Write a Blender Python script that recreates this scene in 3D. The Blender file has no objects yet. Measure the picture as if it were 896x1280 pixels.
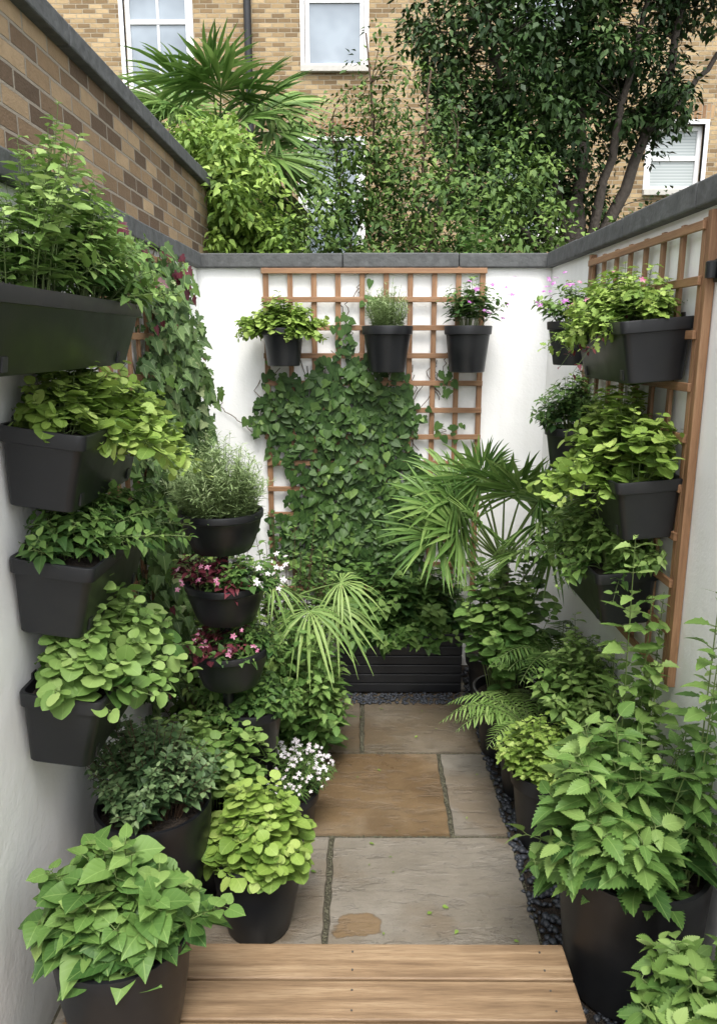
import bpy, math, numpy as np
from mathutils import Vector, Matrix
rng=np.random.default_rng(11)
U=rng.uniform
sc=bpy.context.scene
# ------------------------------------------------------------------ helpers
def link(o): sc.collection.objects.link(o); return o
def group(name, kids, loc=(0,0,0)):
    e=bpy.data.objects.new(name,None); e.location=loc; e.empty_display_size=.1; link(e)
    for k in kids:
        k.parent=e; k.matrix_parent_inverse=Matrix.Translation(Vector(loc)).inverted()
    return e
def mk(name,V,FL,mats,UV=None,rnd=None,MI=None,smooth=True,sharp=None):
    me=bpy.data.meshes.new(name); V=np.asarray(V,float)
    me.vertices.add(len(V)); me.vertices.foreach_set('co',V.astype(np.float32).ravel())
    loops=np.concatenate([f.ravel() for f in FL]).astype(np.int32)
    tot=np.concatenate([np.full(len(f),f.shape[1]) for f in FL]); st=np.concatenate([[0],np.cumsum(tot)[:-1]]).astype(np.int32)
    me.loops.add(len(loops)); me.loops.foreach_set('vertex_index',loops)
    me.polygons.add(len(tot)); me.polygons.foreach_set('loop_start',st)
    if MI is not None: me.polygons.foreach_set('material_index',np.asarray(MI,np.int32))
    me.polygons.foreach_set('use_smooth',np.full(len(tot),smooth))
    me.update(calc_edges=True)
    if UV is not None:
        uvl=me.uv_layers.new(name='UVMap'); uvl.data.foreach_set('uv',np.asarray(UV,np.float32)[loops].ravel())
    if rnd is not None:
        a=me.attributes.new('rnd','FLOAT','POINT'); a.data.foreach_set('value',np.asarray(rnd,np.float32))
    for m in (mats if isinstance(mats,(list,tuple)) else [mats]): me.materials.append(m)
    return link(bpy.data.objects.new(name,me))
def boxes(name,bl,mat,bevel=0,seg=2,smooth=False):
    V=[];F=[];uv=[]
    for (a,b) in bl:
        x0,y0,z0=a;x1,y1,z1=b
        fs=[([(x0,y0,z0),(x1,y0,z0),(x1,y0,z1),(x0,y0,z1)],'y'),([(x1,y1,z0),(x0,y1,z0),(x0,y1,z1),(x1,y1,z1)],'y'),
            ([(x0,y1,z0),(x0,y0,z0),(x0,y0,z1),(x0,y1,z1)],'x'),([(x1,y0,z0),(x1,y1,z0),(x1,y1,z1),(x1,y0,z1)],'x'),
            ([(x0,y0,z1),(x1,y0,z1),(x1,y1,z1),(x0,y1,z1)],'z'),([(x0,y1,z0),(x1,y1,z0),(x1,y0,z0),(x0,y0,z0)],'z')]
        base=len(V)
        c=[(x0,y0,z0),(x1,y0,z0),(x1,y1,z0),(x0,y1,z0),(x0,y0,z1),(x1,y0,z1),(x1,y1,z1),(x0,y1,z1)]
        V+=c
        for q,ax in fs:
            F.append([base+c.index(p) for p in q])
            uv+=[(p[0],p[2]) if ax=='y' else (p[1],p[2]) if ax=='x' else (p[0],p[1]) for p in q]
    me=bpy.data.meshes.new(name); me.from_pydata(V,[],F)
    l=me.uv_layers.new(name='UVMap'); l.data.foreach_set('uv',np.array(uv,np.float32).ravel())
    me.materials.append(mat); o=link(bpy.data.objects.new(name,me))
    if bevel:
        m=o.modifiers.new('bev','BEVEL'); m.width=bevel; m.segments=seg; m.limit_method='ANGLE'
    return o
def loft(name,rings,mat,cap0=True,cap1=True,sharp=35,smooth=True):
    n=len(rings[0]); V=np.concatenate(rings); F=[]
    for i in range(len(rings)-1):
        for j in range(n): F.append((i*n+j,i*n+(j+1)%n,(i+1)*n+(j+1)%n,(i+1)*n+j))
    me=bpy.data.meshes.new(name)
    F=[list(f) for f in F]
    if cap0: F.append(list(range(n))[::-1])
    if cap1: F.append([(len(rings)-1)*n+j for j in range(n)])
    me.from_pydata([tuple(v) for v in V],[],F); me.materials.append(mat)
    me.polygons.foreach_set('use_smooth',np.full(len(F),smooth))
    try: me.set_sharp_from_angle(angle=math.radians(sharp))
    except Exception: pass
    return link(bpy.data.objects.new(name,me))
def circ(x,y,z,r,n=40,ax=1,ay=1):
    a=np.linspace(0,2*np.pi,n,endpoint=False); return np.stack([x+r*ax*np.cos(a),y+r*ay*np.sin(a),np.full(n,z)],1)
def nz(v): return v/np.maximum(np.linalg.norm(v,axis=-1,keepdims=True),1e-9)
# ------------------------------------------------------------------ materials
class N:
    def __init__(s,name):
        s.m=bpy.data.materials.new(name); s.m.use_nodes=True; s.t=s.m.node_tree; s.b=s.t.nodes['Principled BSDF']; s.o=s.t.nodes['Material Output']
    def n(s,ty,ins=None,**kw):
        k=s.t.nodes.new(ty)
        for a,v in kw.items(): setattr(k,a,v)
        for a,v in (ins or {}).items(): s.put(k,a,v)
        return k
    def put(s,k,a,v):
        if isinstance(v,bpy.types.NodeSocket): s.t.links.new(v,k.inputs[a])
        else:
            if isinstance(v,tuple) and len(v)==3 and len(k.inputs[a].default_value)==4: v=v+(1,)
            k.inputs[a].default_value=v
    def ramp(s,fac,stops,interp='LINEAR'):
        k=s.n('ShaderNodeValToRGB',{'Fac':fac}); cr=k.color_ramp; cr.interpolation=interp
        while len(cr.elements)<len(stops): cr.elements.new(.5)
        for e,(p,c) in zip(cr.elements,stops):
            e.position=p; e.color=(c if isinstance(c,tuple) else (c,c,c))+(1,)
        return k.outputs['Color']
    def mix(s,f,a,b,mode='MIX'):
        k=s.n('ShaderNodeMix',data_type='RGBA',blend_type=mode)
        for i,v in ((0,f),(6,a),(7,b)):
            if isinstance(v,bpy.types.NodeSocket): s.t.links.new(v,k.inputs[i])
            else: k.inputs[i].default_value=(v+(1,)) if isinstance(v,tuple) else v
        return k.outputs[2]
    def noise(s,vec,sc_,det=4,rough=.55):
        return s.n('ShaderNodeTexNoise',{'Vector':vec,'Scale':sc_,'Detail':det,'Roughness':rough}).outputs['Fac']
    def math(s,op,a,b=0.):
        k=s.n('ShaderNodeMath',operation=op)
        for i,v in ((0,a),(1,b)):
            if isinstance(v,bpy.types.NodeSocket): s.t.links.new(v,k.inputs[i])
            else: k.inputs[i].default_value=v
        return k.outputs[0]
    def bump(s,h,st=.3,d=.01,nrm=None):
        k=s.n('ShaderNodeBump',{'Height':h,'Strength':st,'Distance':d})
        if nrm is not None: s.put(k,'Normal',nrm)
        return k.outputs['Normal']
    def obj(s,scale=(1,1,1),loc=(0,0,0)):
        tc=s.n('ShaderNodeTexCoord'); mp=s.n('ShaderNodeMapping',{'Vector':tc.outputs['Object'],'Scale':scale,'Location':loc}); return mp.outputs[0]
    def uv(s): return s.n('ShaderNodeTexCoord').outputs['UV']
    def set(s,**kw):
        for a,v in kw.items(): s.put(s.b,a.replace('_',' '),v)
        return s.m
def leafmat(name,dark,mid,light,rough=.5,vein=.35,trans=.25,freq=42,spec=.35):
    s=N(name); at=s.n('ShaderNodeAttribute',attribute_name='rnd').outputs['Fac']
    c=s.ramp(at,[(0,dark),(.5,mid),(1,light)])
    if vein>0:
        sp=s.n('ShaderNodeSeparateXYZ',{0:s.uv()}); du=s.math('ABSOLUTE',s.math('SUBTRACT',sp.outputs[0],.5))
        vv=s.math('LESS_THAN',du,.018)
        if freq:
            w=s.math('SINE',s.math('MULTIPLY',s.math('SUBTRACT',sp.outputs[1],s.math('MULTIPLY',du,.9)),freq))
            vv=s.math('MAXIMUM',vv,s.math('MULTIPLY',s.math('POWER',s.math('MAXIMUM',w,0.),10.),.3))
            s.set(Normal=s.bump(w,.14,.0012))
        c=s.mix(s.math('MULTIPLY',vv,vein),c,tuple(min(1,x*1.4+.03) for x in light))
    s.set(Base_Color=c,Roughness=rough); s.b.inputs['Specular IOR Level'].default_value=spec
    if trans>0:
        tr=s.n('ShaderNodeBsdfTranslucent',{'Color':c})
        mx=s.n('ShaderNodeMixShader',{0:trans,1:s.b.outputs[0],2:tr.outputs[0]}); s.t.links.new(mx.outputs[0],s.o.inputs[0])
    return s.m
G_lime=leafmat('leaf_lime',(.10,.185,.028),(.24,.36,.065),(.42,.52,.15),rough=.55,vein=.2,freq=26)
G_fresh=leafmat('leaf_fresh',(.045,.115,.025),(.125,.235,.052),(.29,.41,.12),rough=.52,vein=.25,freq=26)
G_fresh2=leafmat('leaf_mint',(.065,.145,.03),(.175,.29,.068),(.34,.46,.15),rough=.55,vein=.12,freq=0)
G_mid=leafmat('leaf_mid',(.03,.08,.02),(.09,.175,.038),(.21,.32,.085),vein=.15,freq=0,rough=.55)
G_dark=leafmat('leaf_ivy',(.016,.045,.011),(.05,.10,.022),(.15,.24,.055),rough=.5,trans=0,freq=0,vein=.25,spec=.25)
G_dark2=leafmat('leaf_shrub_dark',(.016,.038,.011),(.045,.088,.023),(.13,.20,.055),rough=.5,trans=0,vein=0,spec=.25)
G_bg=leafmat('leaf_background',(.03,.07,.014),(.10,.165,.033),(.22,.30,.075),vein=0,trans=0,rough=.6,spec=.25)
G_grey=leafmat('leaf_greygreen',(.13,.19,.07),(.28,.38,.16),(.46,.54,.30),rough=.6,vein=0)
G_box=leafmat('leaf_box',(.028,.065,.025),(.085,.145,.055),(.21,.29,.13),rough=.5,vein=0,trans=.1,spec=.3)
G_palm=leafmat('leaf_palm',(.045,.11,.025),(.135,.24,.055),(.28,.39,.12),rough=.48,vein=.3,freq=0)
G_var=leafmat('leaf_variegated',(.025,.06,.017),(.085,.145,.04),(.29,.34,.16),rough=.5,freq=0,trans=.1,spec=.25)
G_red=leafmat('leaf_red',(.05,.013,.018),(.15,.03,.045),(.32,.10,.10),rough=.45,freq=0)
F_white=leafmat('petal_white',(.6,.52,.55),(.78,.73,.75),(.85,.84,.84),vein=0,trans=.3)
F_purp=leafmat('petal_purple',(.34,.08,.33),(.48,.17,.46),(.6,.34,.6),vein=0,trans=.3)
F_pink=leafmat('petal_pink',(.45,.1,.2),(.56,.2,.32),(.66,.38,.48),vein=0,trans=.3)
def simple(name,col,rough=.6,nscale=30,amt=.3,bs=.2,bd=.003,metal=0):
    s=N(name); v=s.obj(); no=s.noise(v,nscale,5)
    c=s.mix(no,tuple(x*(1-amt) for x in col),tuple(min(1,x*(1+amt)) for x in col))
    return s.set(Base_Color=c,Roughness=rough,Metallic=metal,Normal=s.bump(no,bs,bd))
STEM=simple('stem_green',(.13,.19,.055)); STEMR=simple('stem_brown',(.10,.06,.035)); BARK=simple('bark',(.06,.048,.038),.85,25,.5,.8,.02)
FIBRE=simple('palm_fibre',(.10,.07,.045),.9,80,.5,.8,.02)
s=N('black_plastic'); v=s.obj(); n1=s.noise(v,6,5); n2=s.noise(v,220,2); dust=s.ramp(s.noise(v,2.2,6,.7),[(.5,0.),(.8,.5)])
POT=s.set(Base_Color=s.mix(dust,s.ramp(n1,[(.35,(.006,.0065,.008)),(.7,(.013,.0138,.0160))]),(.033,.032,.029)),Roughness=s.ramp(n1,[(.3,.34),(.7,.52)]),Normal=s.bump(n2,.12,.001))
SOIL=simple('soil',(.03,.021,.014),.95,60,.6,1.,.02)
s=N('white_painted_render'); v=s.obj(); big=s.noise(v,1.3,5); fine=s.noise(v,90,4); med=s.noise(v,9,4)
streak=s.noise(s.obj((9,9,.7)),1.6,5)
c=s.mix(s.math('MULTIPLY',s.ramp(streak,[(.5,0.),(.75,1.)]),.22),(.87,.87,.855),(.66,.66,.62))
c=s.mix(s.math('MULTIPLY',s.ramp(big,[(.45,0.),(.75,1.)]),.16),c,(.70,.70,.66))
sz=s.n('ShaderNodeSeparateXYZ',{0:v}); low=s.ramp(sz.outputs[2],[(0.,1.),(.35,0.)])
c=s.mix(s.math('MULTIPLY',s.math('MULTIPLY',low,med),.7),c,(.36,.37,.31))
WHITE=s.set(Base_Color=c,Roughness=.75,Normal=s.bump(s.math('ADD',s.math('MULTIPLY',fine,.35),med),.4,.008))
def brick(name,c1,c2,c3,mort,vert=False,k=.68):
    s=N(name); uv=s.uv()
    if vert: uv=s.n('ShaderNodeMapping',{'Vector':uv,'Rotation':(0,0,math.pi/2)}).outputs[0]
    d=s.n('ShaderNodeTexNoise',{'Vector':uv,'Scale':14.,'Detail':3.}); 
    uvd=s.n('ShaderNodeVectorMath',operation='MULTIPLY_ADD'); s.put(uvd,0,d.outputs['Color']); uvd.inputs[1].default_value=(.006,.006,0); s.put(uvd,2,uv)
    b=s.n('ShaderNodeTexBrick',{'Vector':uvd.outputs[0],'Color1':(0,0,0),'Color2':(1,1,1),'Mortar':(.5,.5,.5),'Scale':1.,'Mortar Size':.0055,'Mortar Smooth':.3,'Bias':0.,'Brick Width':.225*k,'Row Height':.075*k})
    c=s.ramp(b.outputs['Color'],[(0.,tuple(x*.7 for x in c1)),(.25,c1),(.5,c2),(.8,c3),(1.,tuple(x*1.2 for x in c3))])
    n1=s.noise(uv,25,5); n2=s.noise(uv,.8,4); n3=s.noise(uv,160,3)
    c=s.mix(s.math('MULTIPLY',n1,.4),c,tuple(x*.4 for x in c1))
    c=s.mix(s.ramp(n2,[(.35,0.),(.8,.35)]),c,tuple(x*.4 for x in c1))
    c=s.mix(b.outputs['Fac'],c,mort)
    h=s.math('SUBTRACT',s.math('ADD',s.math('MULTIPLY',n1,.6),s.math('MULTIPLY',n3,.3)),s.math('MULTIPLY',b.outputs['Fac'],1.2))
    return s.set(Base_Color=c,Roughness=.88,Normal=s.bump(h,.9,.010))
BR_far=brick('yellow_stock_brick',(.28,.185,.09),(.44,.31,.16),(.52,.38,.21),(.37,.31,.22))
BR_near=brick('brown_stock_brick',(.15,.095,.055),(.31,.205,.11),(.43,.305,.175),(.28,.24,.185),k=.74)
BR_lin=brick('lintel_brick',(.36,.20,.10),(.44,.27,.14),(.48,.32,.17),(.36,.3,.22),True)
COP=simple('coping_stone',(.085,.088,.088),.85,22,.6,.7,.01)
def wood(name,c1,c2,c3,axis,rough=.6):
    s=N(name); sc3={'x':(1.2,22,22),'z':(22,22,1.2),'y':(22,1.2,22)}[axis]
    v=s.obj(sc3); g=s.noise(v,2.2,8,.65); g2=s.noise(s.obj(tuple(x*4 for x in sc3)),4,4); b=s.noise(s.obj(),2.3,5)
    c=s.ramp(g,[(.28,c1),(.5,c2),(.72,c3)]); c=s.mix(s.ramp(b,[(.45,0.),(.7,.5)]),c,tuple(x*.5 for x in c2))
    c=s.mix(s.ramp(g2,[(.5,0.),(.7,.5)]),c,c1)
    return s.set(Base_Color=c,Roughness=rough,Normal=s.bump(s.math('ADD',g,s.math('MULTIPLY',g2,.5)),.45,.003))
tc=((.15,.075,.034),(.29,.155,.078),(.38,.23,.125))
TW=wood('cedar_trellis_h',*tc,'x'); TWv=wood('cedar_trellis_v',*tc,'z'); TWy=wood('cedar_trellis_y',*tc,'y')
DECK=wood('weathered_decking',(.12,.072,.038),(.26,.17,.095),(.39,.28,.17),'x',.55)
def stone(name,a,b,c_,st,stain=None):
    s=N(name); v=s.obj(); n1=s.noise(v,1.9,6,.6); n2=s.noise(v,14,8,.65); n3=s.noise(s.obj((1,3.0,1)),3,7,.7)
    c=s.ramp(n1,[(.32,a),(.5,b),(.68,c_)]); c=s.mix(s.ramp(n2,[(.4,0.),(.75,.55)]),c,tuple(x*.55 for x in b))
    pt=s.ramp(s.noise(s.obj(loc=(3.1,1.7,0)),2.6,3,.5),[(.52,0.),(.60,1.)]); c=s.mix(s.math('MULTIPLY',pt,.75),c,st)
    sp=s.ramp(s.noise(v,120,3),[(.60,0.),(.72,.5)]); c=s.mix(sp,c,tuple(x*.4 for x in b))
    wv=s.ramp(n3,[(.3,0.),(.42,.25),(.455,.5),(.58,.6),(.615,.85),(.8,1.)])
    c=s.mix(s.math('MULTIPLY',wv,.3),c,tuple(min(1,x*1.35) for x in b))
    rg=s.ramp(n1,[(.3,.22),(.7,.48)])
    if stain:
        gx=s.n('ShaderNodeVectorMath',operation='LENGTH'); s.put(gx,0,s.obj((1/stain[2],1/stain[3],0),(-stain[0]/stain[2],-stain[1]/stain[3],0)))
        q=s.math('ADD',gx.outputs['Value'],s.math('MULTIPLY',s.math('SUBTRACT',s.noise(v,9,4),.5),2.2))
        m_=s.ramp(q,[(.85,1.),(.95,0.)]); c=s.mix(s.math('MULTIPLY',m_,.85),c,(.18,.115,.055)); 
        m2=s.ramp(q,[(.80,0.),(.9,1.),(1.0,0.)]); c=s.mix(s.math('MULTIPLY',m2,.5),c,(.08,.055,.03))
    h=s.math('ADD',wv,s.math('MULTIPLY',n2,.35))
    return s.set(Base_Color=c,Roughness=rg,Normal=s.bump(h,.85,.010))
ST_g=stone('grey_sandstone',(.145,.125,.095),(.205,.18,.145),(.25,.228,.19),(.14,.105,.068),(.0,2.0,.075,.055))
ST_b=stone('brown_sandstone',(.085,.053,.028),(.165,.11,.058),(.225,.18,.125),(.095,.06,.03))
ST_m=stone('mixed_sandstone',(.09,.073,.05),(.14,.11,.073),(.195,.168,.13),(.11,.075,.042))
MORT=simple('joint_mortar',(.065,.058,.038),.95,120,.6,1.,.01)
PEB=simple('slate_pebble',(.045,.05,.06),.45,40,.6,.2,.003)
GRIT=simple('joint_grit',(.10,.095,.06),.9,60,.8,.2,.003)
# ------------------------------------------------------------------ foliage machinery
def tmpl(pr,fold=.22,curl=.12):
    V=[];UVs=[];W=max(p[2] for p in pr)
    for ym,ys,w in pr:
        for sgn in (-1,0,1):
            y=ym if sgn==0 else ys
            V.append((sgn*w,y,fold*abs(sgn)*w-curl*y*y)); UVs.append((.5+sgn*.5*w/W,y))
    F=[]
    for i in range(len(pr)-1):
        a=i*3;b=a+3
        F+=[(a,a+1,b+1,b),(a+1,a+2,b+2,b+1)]
    return np.array(V),np.array(F),np.array(UVs)
T_heart=tmpl([(0,0,.01),(.03,-.09,.22),(.13,.0,.41),(.3,.22,.49),(.5,.46,.43),(.72,.7,.27),(.88,.87,.11),(1,1,.005)])
T_round=tmpl([(0,0,.01),(.05,-.07,.24),(.14,.06,.40),(.22,.14,.43),(.34,.27,.53),(.45,.42,.50),(.58,.56,.53),(.7,.7,.42),(.8,.82,.36),(.9,.94,.18),(1,1,.03)],.15,.05)
T_rnd6=tmpl([(0,0,.01),(.07,-.05,.30),(.3,.25,.52),(.6,.58,.50),(.85,.86,.30),(1,1,.03)],.15,.05)
def serr(n,w0,tooth=.8):
    pr=[(0,0,.01)]
    for i in range(n):
        t=(i+.3)/n; w=w0*(math.sin(math.pi*min(1,t**.62))**.85)
        pr.append((t,t+.035,w+.02)); pr.append((t+.5/n,t+.42/n,max(.006,w*tooth)))
    pr.append((1.05,1.05,.003)); return pr
T_serr=tmpl(serr(9,.34,.76)); T_serr_s=tmpl(serr(4,.34))
T_ivy=tmpl([(0,0,.01),(.0,-.14,.2),(.08,-.02,.47),(.22,.2,.33),(.32,.38,.46),(.45,.47,.26),(.7,.7,.19),(1,1,.005)],.2,.1)
T_ov=tmpl([(0,0,.01),(.2,.18,.24),(.45,.42,.31),(.72,.7,.2),(1,1,.005)],.25,.12)
T_lob=tmpl([(0,0,.02),(.1,-.02,.22),(.2,.12,.2),(.3,.22,.44),(.45,.42,.22),(.55,.62,.42),(.68,.72,.18),(.8,.92,.2),(1,1,.02)],.15,.1)
T_nar=tmpl([(0,0,.02),(.3,.3,.075),(.65,.65,.07),(1,1,.01)],.3,.1)
T_blade=tmpl([(0,0,.003),(.2,.2,.015),(.45,.45,.036),(.7,.7,.024),(.88,.88,.011),(1,1,.001)],.6,.0)
T_dia=(np.array([(0,0,0),(-.3,.42,.07),(0,1,-.08),(.3,.42,.07)]),np.array([(0,3,2,1)]),np.array([(.5,0),(0,.4),(.5,1),(1,.4)]))
T_pet=tmpl([(0,0,.05),(.5,.5,.3),(1,1,.15)],.1,.1)
YARD=(-.80,.915,3.90)
class Fol:
    def __init__(s,clip=YARD): s.V=[];s.F=[];s.UV=[];s.R=[];s.M=[];s.n=0;s.clip=clip
    def add(s,V,F,UV,R,mi):
        s.V.append(V);s.F.append(F+s.n);s.UV.append(UV);s.R.append(R);s.M.append(np.full(len(F),mi));s.n+=len(V)
    def build(s,name,mats):
        return mk(name,np.concatenate(s.V),[np.concatenate(s.F)],mats,np.concatenate(s.UV),np.concatenate(s.R),np.concatenate(s.M))
def leaves(F,tm,pos,d,nr,size,rnd,grav=.1,mi=0,wv=.15):
    tv,tf,tuv=tm; n=len(pos)
    if n==0: return
    d=nz(d); nr=nz(nr-(nr*d).sum(1,keepdims=True)*d); x=np.cross(d,nr); size=np.broadcast_to(size,(n,))
    sx=U(1-wv,1+wv,n)[:,None,None]; cz=U(-.4,2.2,n)[:,None,None]; S=size[:,None,None]
    V=pos[:,None]+S*(x[:,None]*tv[None,:,0:1]*sx+d[:,None]*tv[None,:,1:2]+nr[:,None]*tv[None,:,2:3]*cz)
    V+=S*x[:,None]*(U(-.22,.22,n)[:,None,None]*(tv[None,:,1:2]**2))
    V[...,2]-=grav*size[:,None]*np.sign(tv[:,1])*tv[:,1]**2
    if F.clip:
        a,b,c=F.clip
        V[...,0]=np.maximum(V[...,0],a+U(0,.03,n)[:,None]); V[...,0]=np.minimum(V[...,0],b-U(0,.03,n)[:,None]); V[...,1]=np.minimum(V[...,1],c-U(0,.03,n)[:,None])
    k=len(tv); Fi=(tf[None]+(np.arange(n)*k)[:,None,None]).reshape(-1,4)
    F.add(V.reshape(-1,3),Fi,np.tile(tuv,(n,1)),np.repeat(np.clip(rnd,0,1),k),mi)
def tubes(F,P,r,mi=1,sides=3):
    P=np.asarray(P,float); n,K,_=P.shape; r=np.broadcast_to(r,(n,K))
    T=nz(np.gradient(P,axis=1)); ref=np.array([.31,.9,.13]); a=nz(np.cross(T,ref)); b=np.cross(T,a)
    an=np.linspace(0,2*np.pi,sides,endpoint=False)
    V=P[:,:,None]+r[:,:,None,None]*(a[:,:,None]*np.cos(an)[None,None,:,None]+b[:,:,None]*np.sin(an)[None,None,:,None])
    q=[]
    for i in range(K-1):
        for j in range(sides): q.append((i*sides+j,i*sides+(j+1)%sides,(i+1)*sides+(j+1)%sides,(i+1)*sides+j))
    q=np.array(q); Fi=(q[None]+(np.arange(n)*K*sides)[:,None,None]).reshape(-1,4)
    F.add(V.reshape(-1,3),Fi,np.full((n*K*sides,2),.3),np.full(n*K*sides,.5),mi)
def bush(F,base,rx,ry,h,ns,tm,ls,nodes=5,br=(.06,.06),k=.5,off=(0,0,0),start=.35,grav=.15,mi=0,smi=1,pw=.55,sr=.002,pet=.25,upn=.9,pair=True,ang=.45,hv=(.6,1.12),jit=.42):
    base=np.array(base,float); az=U(0,2*np.pi,ns); u=U(0,1,ns)**pw; c=np.cos(az);s_=np.sin(az)
    S=base+np.stack([c*u*br[0],s_*u*br[1],np.zeros(ns)],1)
    ph0=U(0,6.28,3); lump=1+.16*np.sin(az*2+ph0[0])+.12*np.sin(az*3+ph0[1])
    hh=h*(1-k*u*u)*U(hv[0],hv[1],ns)*(1+.12*np.sin(az*2+ph0[2]))
    T=base+np.stack([c*u*rx*lump,s_*u*ry*lump,hh],1)+np.array(off)*U(.2,1,ns)[:,None]
    C=S+(T-S)*np.array([.3,.3,0])+np.stack([np.zeros(ns)]*2+[np.maximum(hh,0)*.65+abs(h)*.25*(k>1)],1)
    t=np.linspace(0,1,7)[None,:,None]; B=lambda t:(1-t)**2*S[:,None]+2*t*(1-t)*C[:,None]+t*t*T[:,None]
    P=B(t)
    if F.clip: P[...,0]=np.clip(P[...,0],F.clip[0],F.clip[1]); P[...,1]=np.minimum(P[...,1],F.clip[2])
    tubes(F,P,np.linspace(sr,sr*.4,7)[None],smi)
    tj=np.linspace(start,1,nodes)[None,:,None]+U(-.04,.04,(ns,nodes,1)); tj=np.minimum(tj,1)
    Q=B(tj); D=nz(2*(1-tj)*(C-S)[:,None]+2*tj*(T-C)[:,None])
    ph=U(0,2*np.pi,(ns,1))+np.arange(nodes)[None]*(math.pi/2 if pair else 2.4)+U(-.3,.3,(ns,nodes))
    clump=U(-.25,.25,ns)[:,None]
    for sg in ((0,math.pi) if pair else (0,)):
        a=nz(np.cross(D,np.array([.2,.1,.97]))+1e-4); b=np.cross(D,a); p=ph+sg
        pr=a*np.cos(p)[...,None]+b*np.sin(p)[...,None]
        d=pr+D*ang+U(-jit*.8,jit*.8,pr.shape); d[...,2]*=.65
        nr=D*.4+np.array([0,0,upn])+pr*.3+U(-jit,jit,pr.shape)
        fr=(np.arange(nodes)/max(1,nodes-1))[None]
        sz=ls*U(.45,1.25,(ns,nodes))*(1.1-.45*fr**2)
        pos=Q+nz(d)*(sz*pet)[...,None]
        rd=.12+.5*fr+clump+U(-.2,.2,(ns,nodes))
        leaves(F,tm,pos.reshape(-1,3),d.reshape(-1,3),nr.reshape(-1,3),sz.ravel(),rd.ravel(),grav,mi)
        if pet>.12: tubes(F,np.stack([Q,pos+nz(d)*(sz*.03)[...,None]],2).reshape(-1,2,3),sr*.45,smi)
def flowers(F,pos,size,mi,face=(0,-.5,.8)):
    n=len(pos); nr=nz(np.array(face)+U(-.4,.4,(n,3))); a=nz(np.cross(nr,np.array([.3,.9,.2]))); b=np.cross(nr,a); size=size*U(.6,1.1,n)
    for i in range(5):
        an=i*2*math.pi/5; leaves(F,T_pet,pos,a*math.cos(an)+b*math.sin(an),nr,size,U(0,1,n),0,mi)
def climber(F,axis,w,out,blobs,n,tm,ls,mi=0,thick=.08,grav=.1,smi=1,nst=25,mix=None,down=1.,camy=0.):
    B=np.array(blobs); ar=B[:,2]*B[:,3]; pk=rng.choice(len(B),n,p=ar/ar.sum()); b=B[pk]
    an=U(0,2*np.pi,n); rr=U(0,1,n)**.6*(1+.16*np.sin(an*5+b[:,0]*9)+.12*np.sin(an*9+1)+.08*np.sin(an*17))
    a=b[:,0]+np.cos(an)*rr*b[:,2]; z=b[:,1]+np.sin(an)*rr*b[:,3]
    lump=.5+.5*np.sin(a*19+np.sin(z*13)*1.5)*np.sin(z*17+a*5)
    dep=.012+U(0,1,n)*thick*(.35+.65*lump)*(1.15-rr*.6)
    dn=np.stack([U(-.9,.9,n),np.full(n,.2)+U(-.2,.4,n),-down*U(.1,1.2,n)],1); nn=np.stack([U(-.5,.5,n)-camy,np.full(n,1.),U(-.1,.9,n)],1)
    if axis=='x': pos=np.stack([a,w+out*dep,z],1); d=dn*np.array([1,out,1]); nr=nn*np.array([1,out,1])
    else: pos=np.stack([w+out*dep,a,z],1); d=dn[:,[1,0,2]]*np.array([out,1,1]); nr=nn[:,[1,0,2]]*np.array([out,1,1])
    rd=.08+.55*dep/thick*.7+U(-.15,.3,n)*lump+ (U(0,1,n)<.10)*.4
    ms=np.full(n,mi)
    if mix:
        for m,p in mix: ms[U(0,1,n)<p]=m
    sz=ls*U(.45,1.25,n)
    for m in np.unique(ms):
        k=ms==m; leaves(F,tm,pos[k],d[k],nr[k],sz[k],rd[k],grav,int(m))
    Ps=[]
    for i in range(nst):
        b=B[rng.integers(len(B))]; x=b[0]+U(-.8,.8)*b[2]; z0=b[1]-b[3]*U(.2,1); pts=[]
        for j in range(12):
            x+=U(-.03,.03); zz=z0+j*b[3]*.15
            pts.append((x,w+out*.018,zz) if axis=='x' else (w+out*.018,x,zz))
        Ps.append(pts)
    tubes(F,np.array(Ps),.0025,smi)
def fan(F,hub,ax,nr,R,n=36,S=2.2,grav=.35,mi=0,rb=.4):
    ax=nz(np.array(ax,float)); nr=np.array(nr,float); nr=nz(nr-(nr@ax)*ax); side=np.cross(ax,nr)
    th=np.linspace(-S,S,n)+U(-.03,.03,n)
    d=ax*np.cos(th)[:,None]+side*np.sin(th)[:,None]+nr*U(.05,.2,n)[:,None]
    L=R*(.68+.32*np.cos(th*.6))*U(.86,1.08,n)
    leaves(F,T_blade,np.tile(hub,(n,1)),d,nr+side*U(-.35,.35,n)[:,None],L,rb+U(-.25,.35,n),grav*U(.6,1.4),mi,.15)
def fanpalm(F,C,R,L,dirs,mi=0,smi=1,grav=.3,n=36,rb=None,fy=-.6):
    C=np.array(C,float)
    for (x,y,z) in dirs:
        d=nz(np.array([x,y,z],float)+U(-.08,.08,3)); l=L*U(.8,1.2); hub=C+d*l; hub[2]-=.10*l*(1-abs(d[2]))
        up=np.array([0,0,1.]); nr=up*1.0+d*.5+np.array([U(-.3,.3),fy,0])
        mid=(C+hub)/2+up*.06*l
        t=np.linspace(0,1,6)[:,None]; P=(1-t)**2*C+2*t*(1-t)*mid+t*t*hub
        tubes(F,P[None],np.linspace(.008,.004,6)[None]*R/.35,smi,4)
        fan(F,hub,hub-mid+np.array([0,0,-.03]),nr,R*U(.8,1.1),n,grav=grav,mi=mi,rb=(U(.2,.6) if rb is None else rb))
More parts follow.
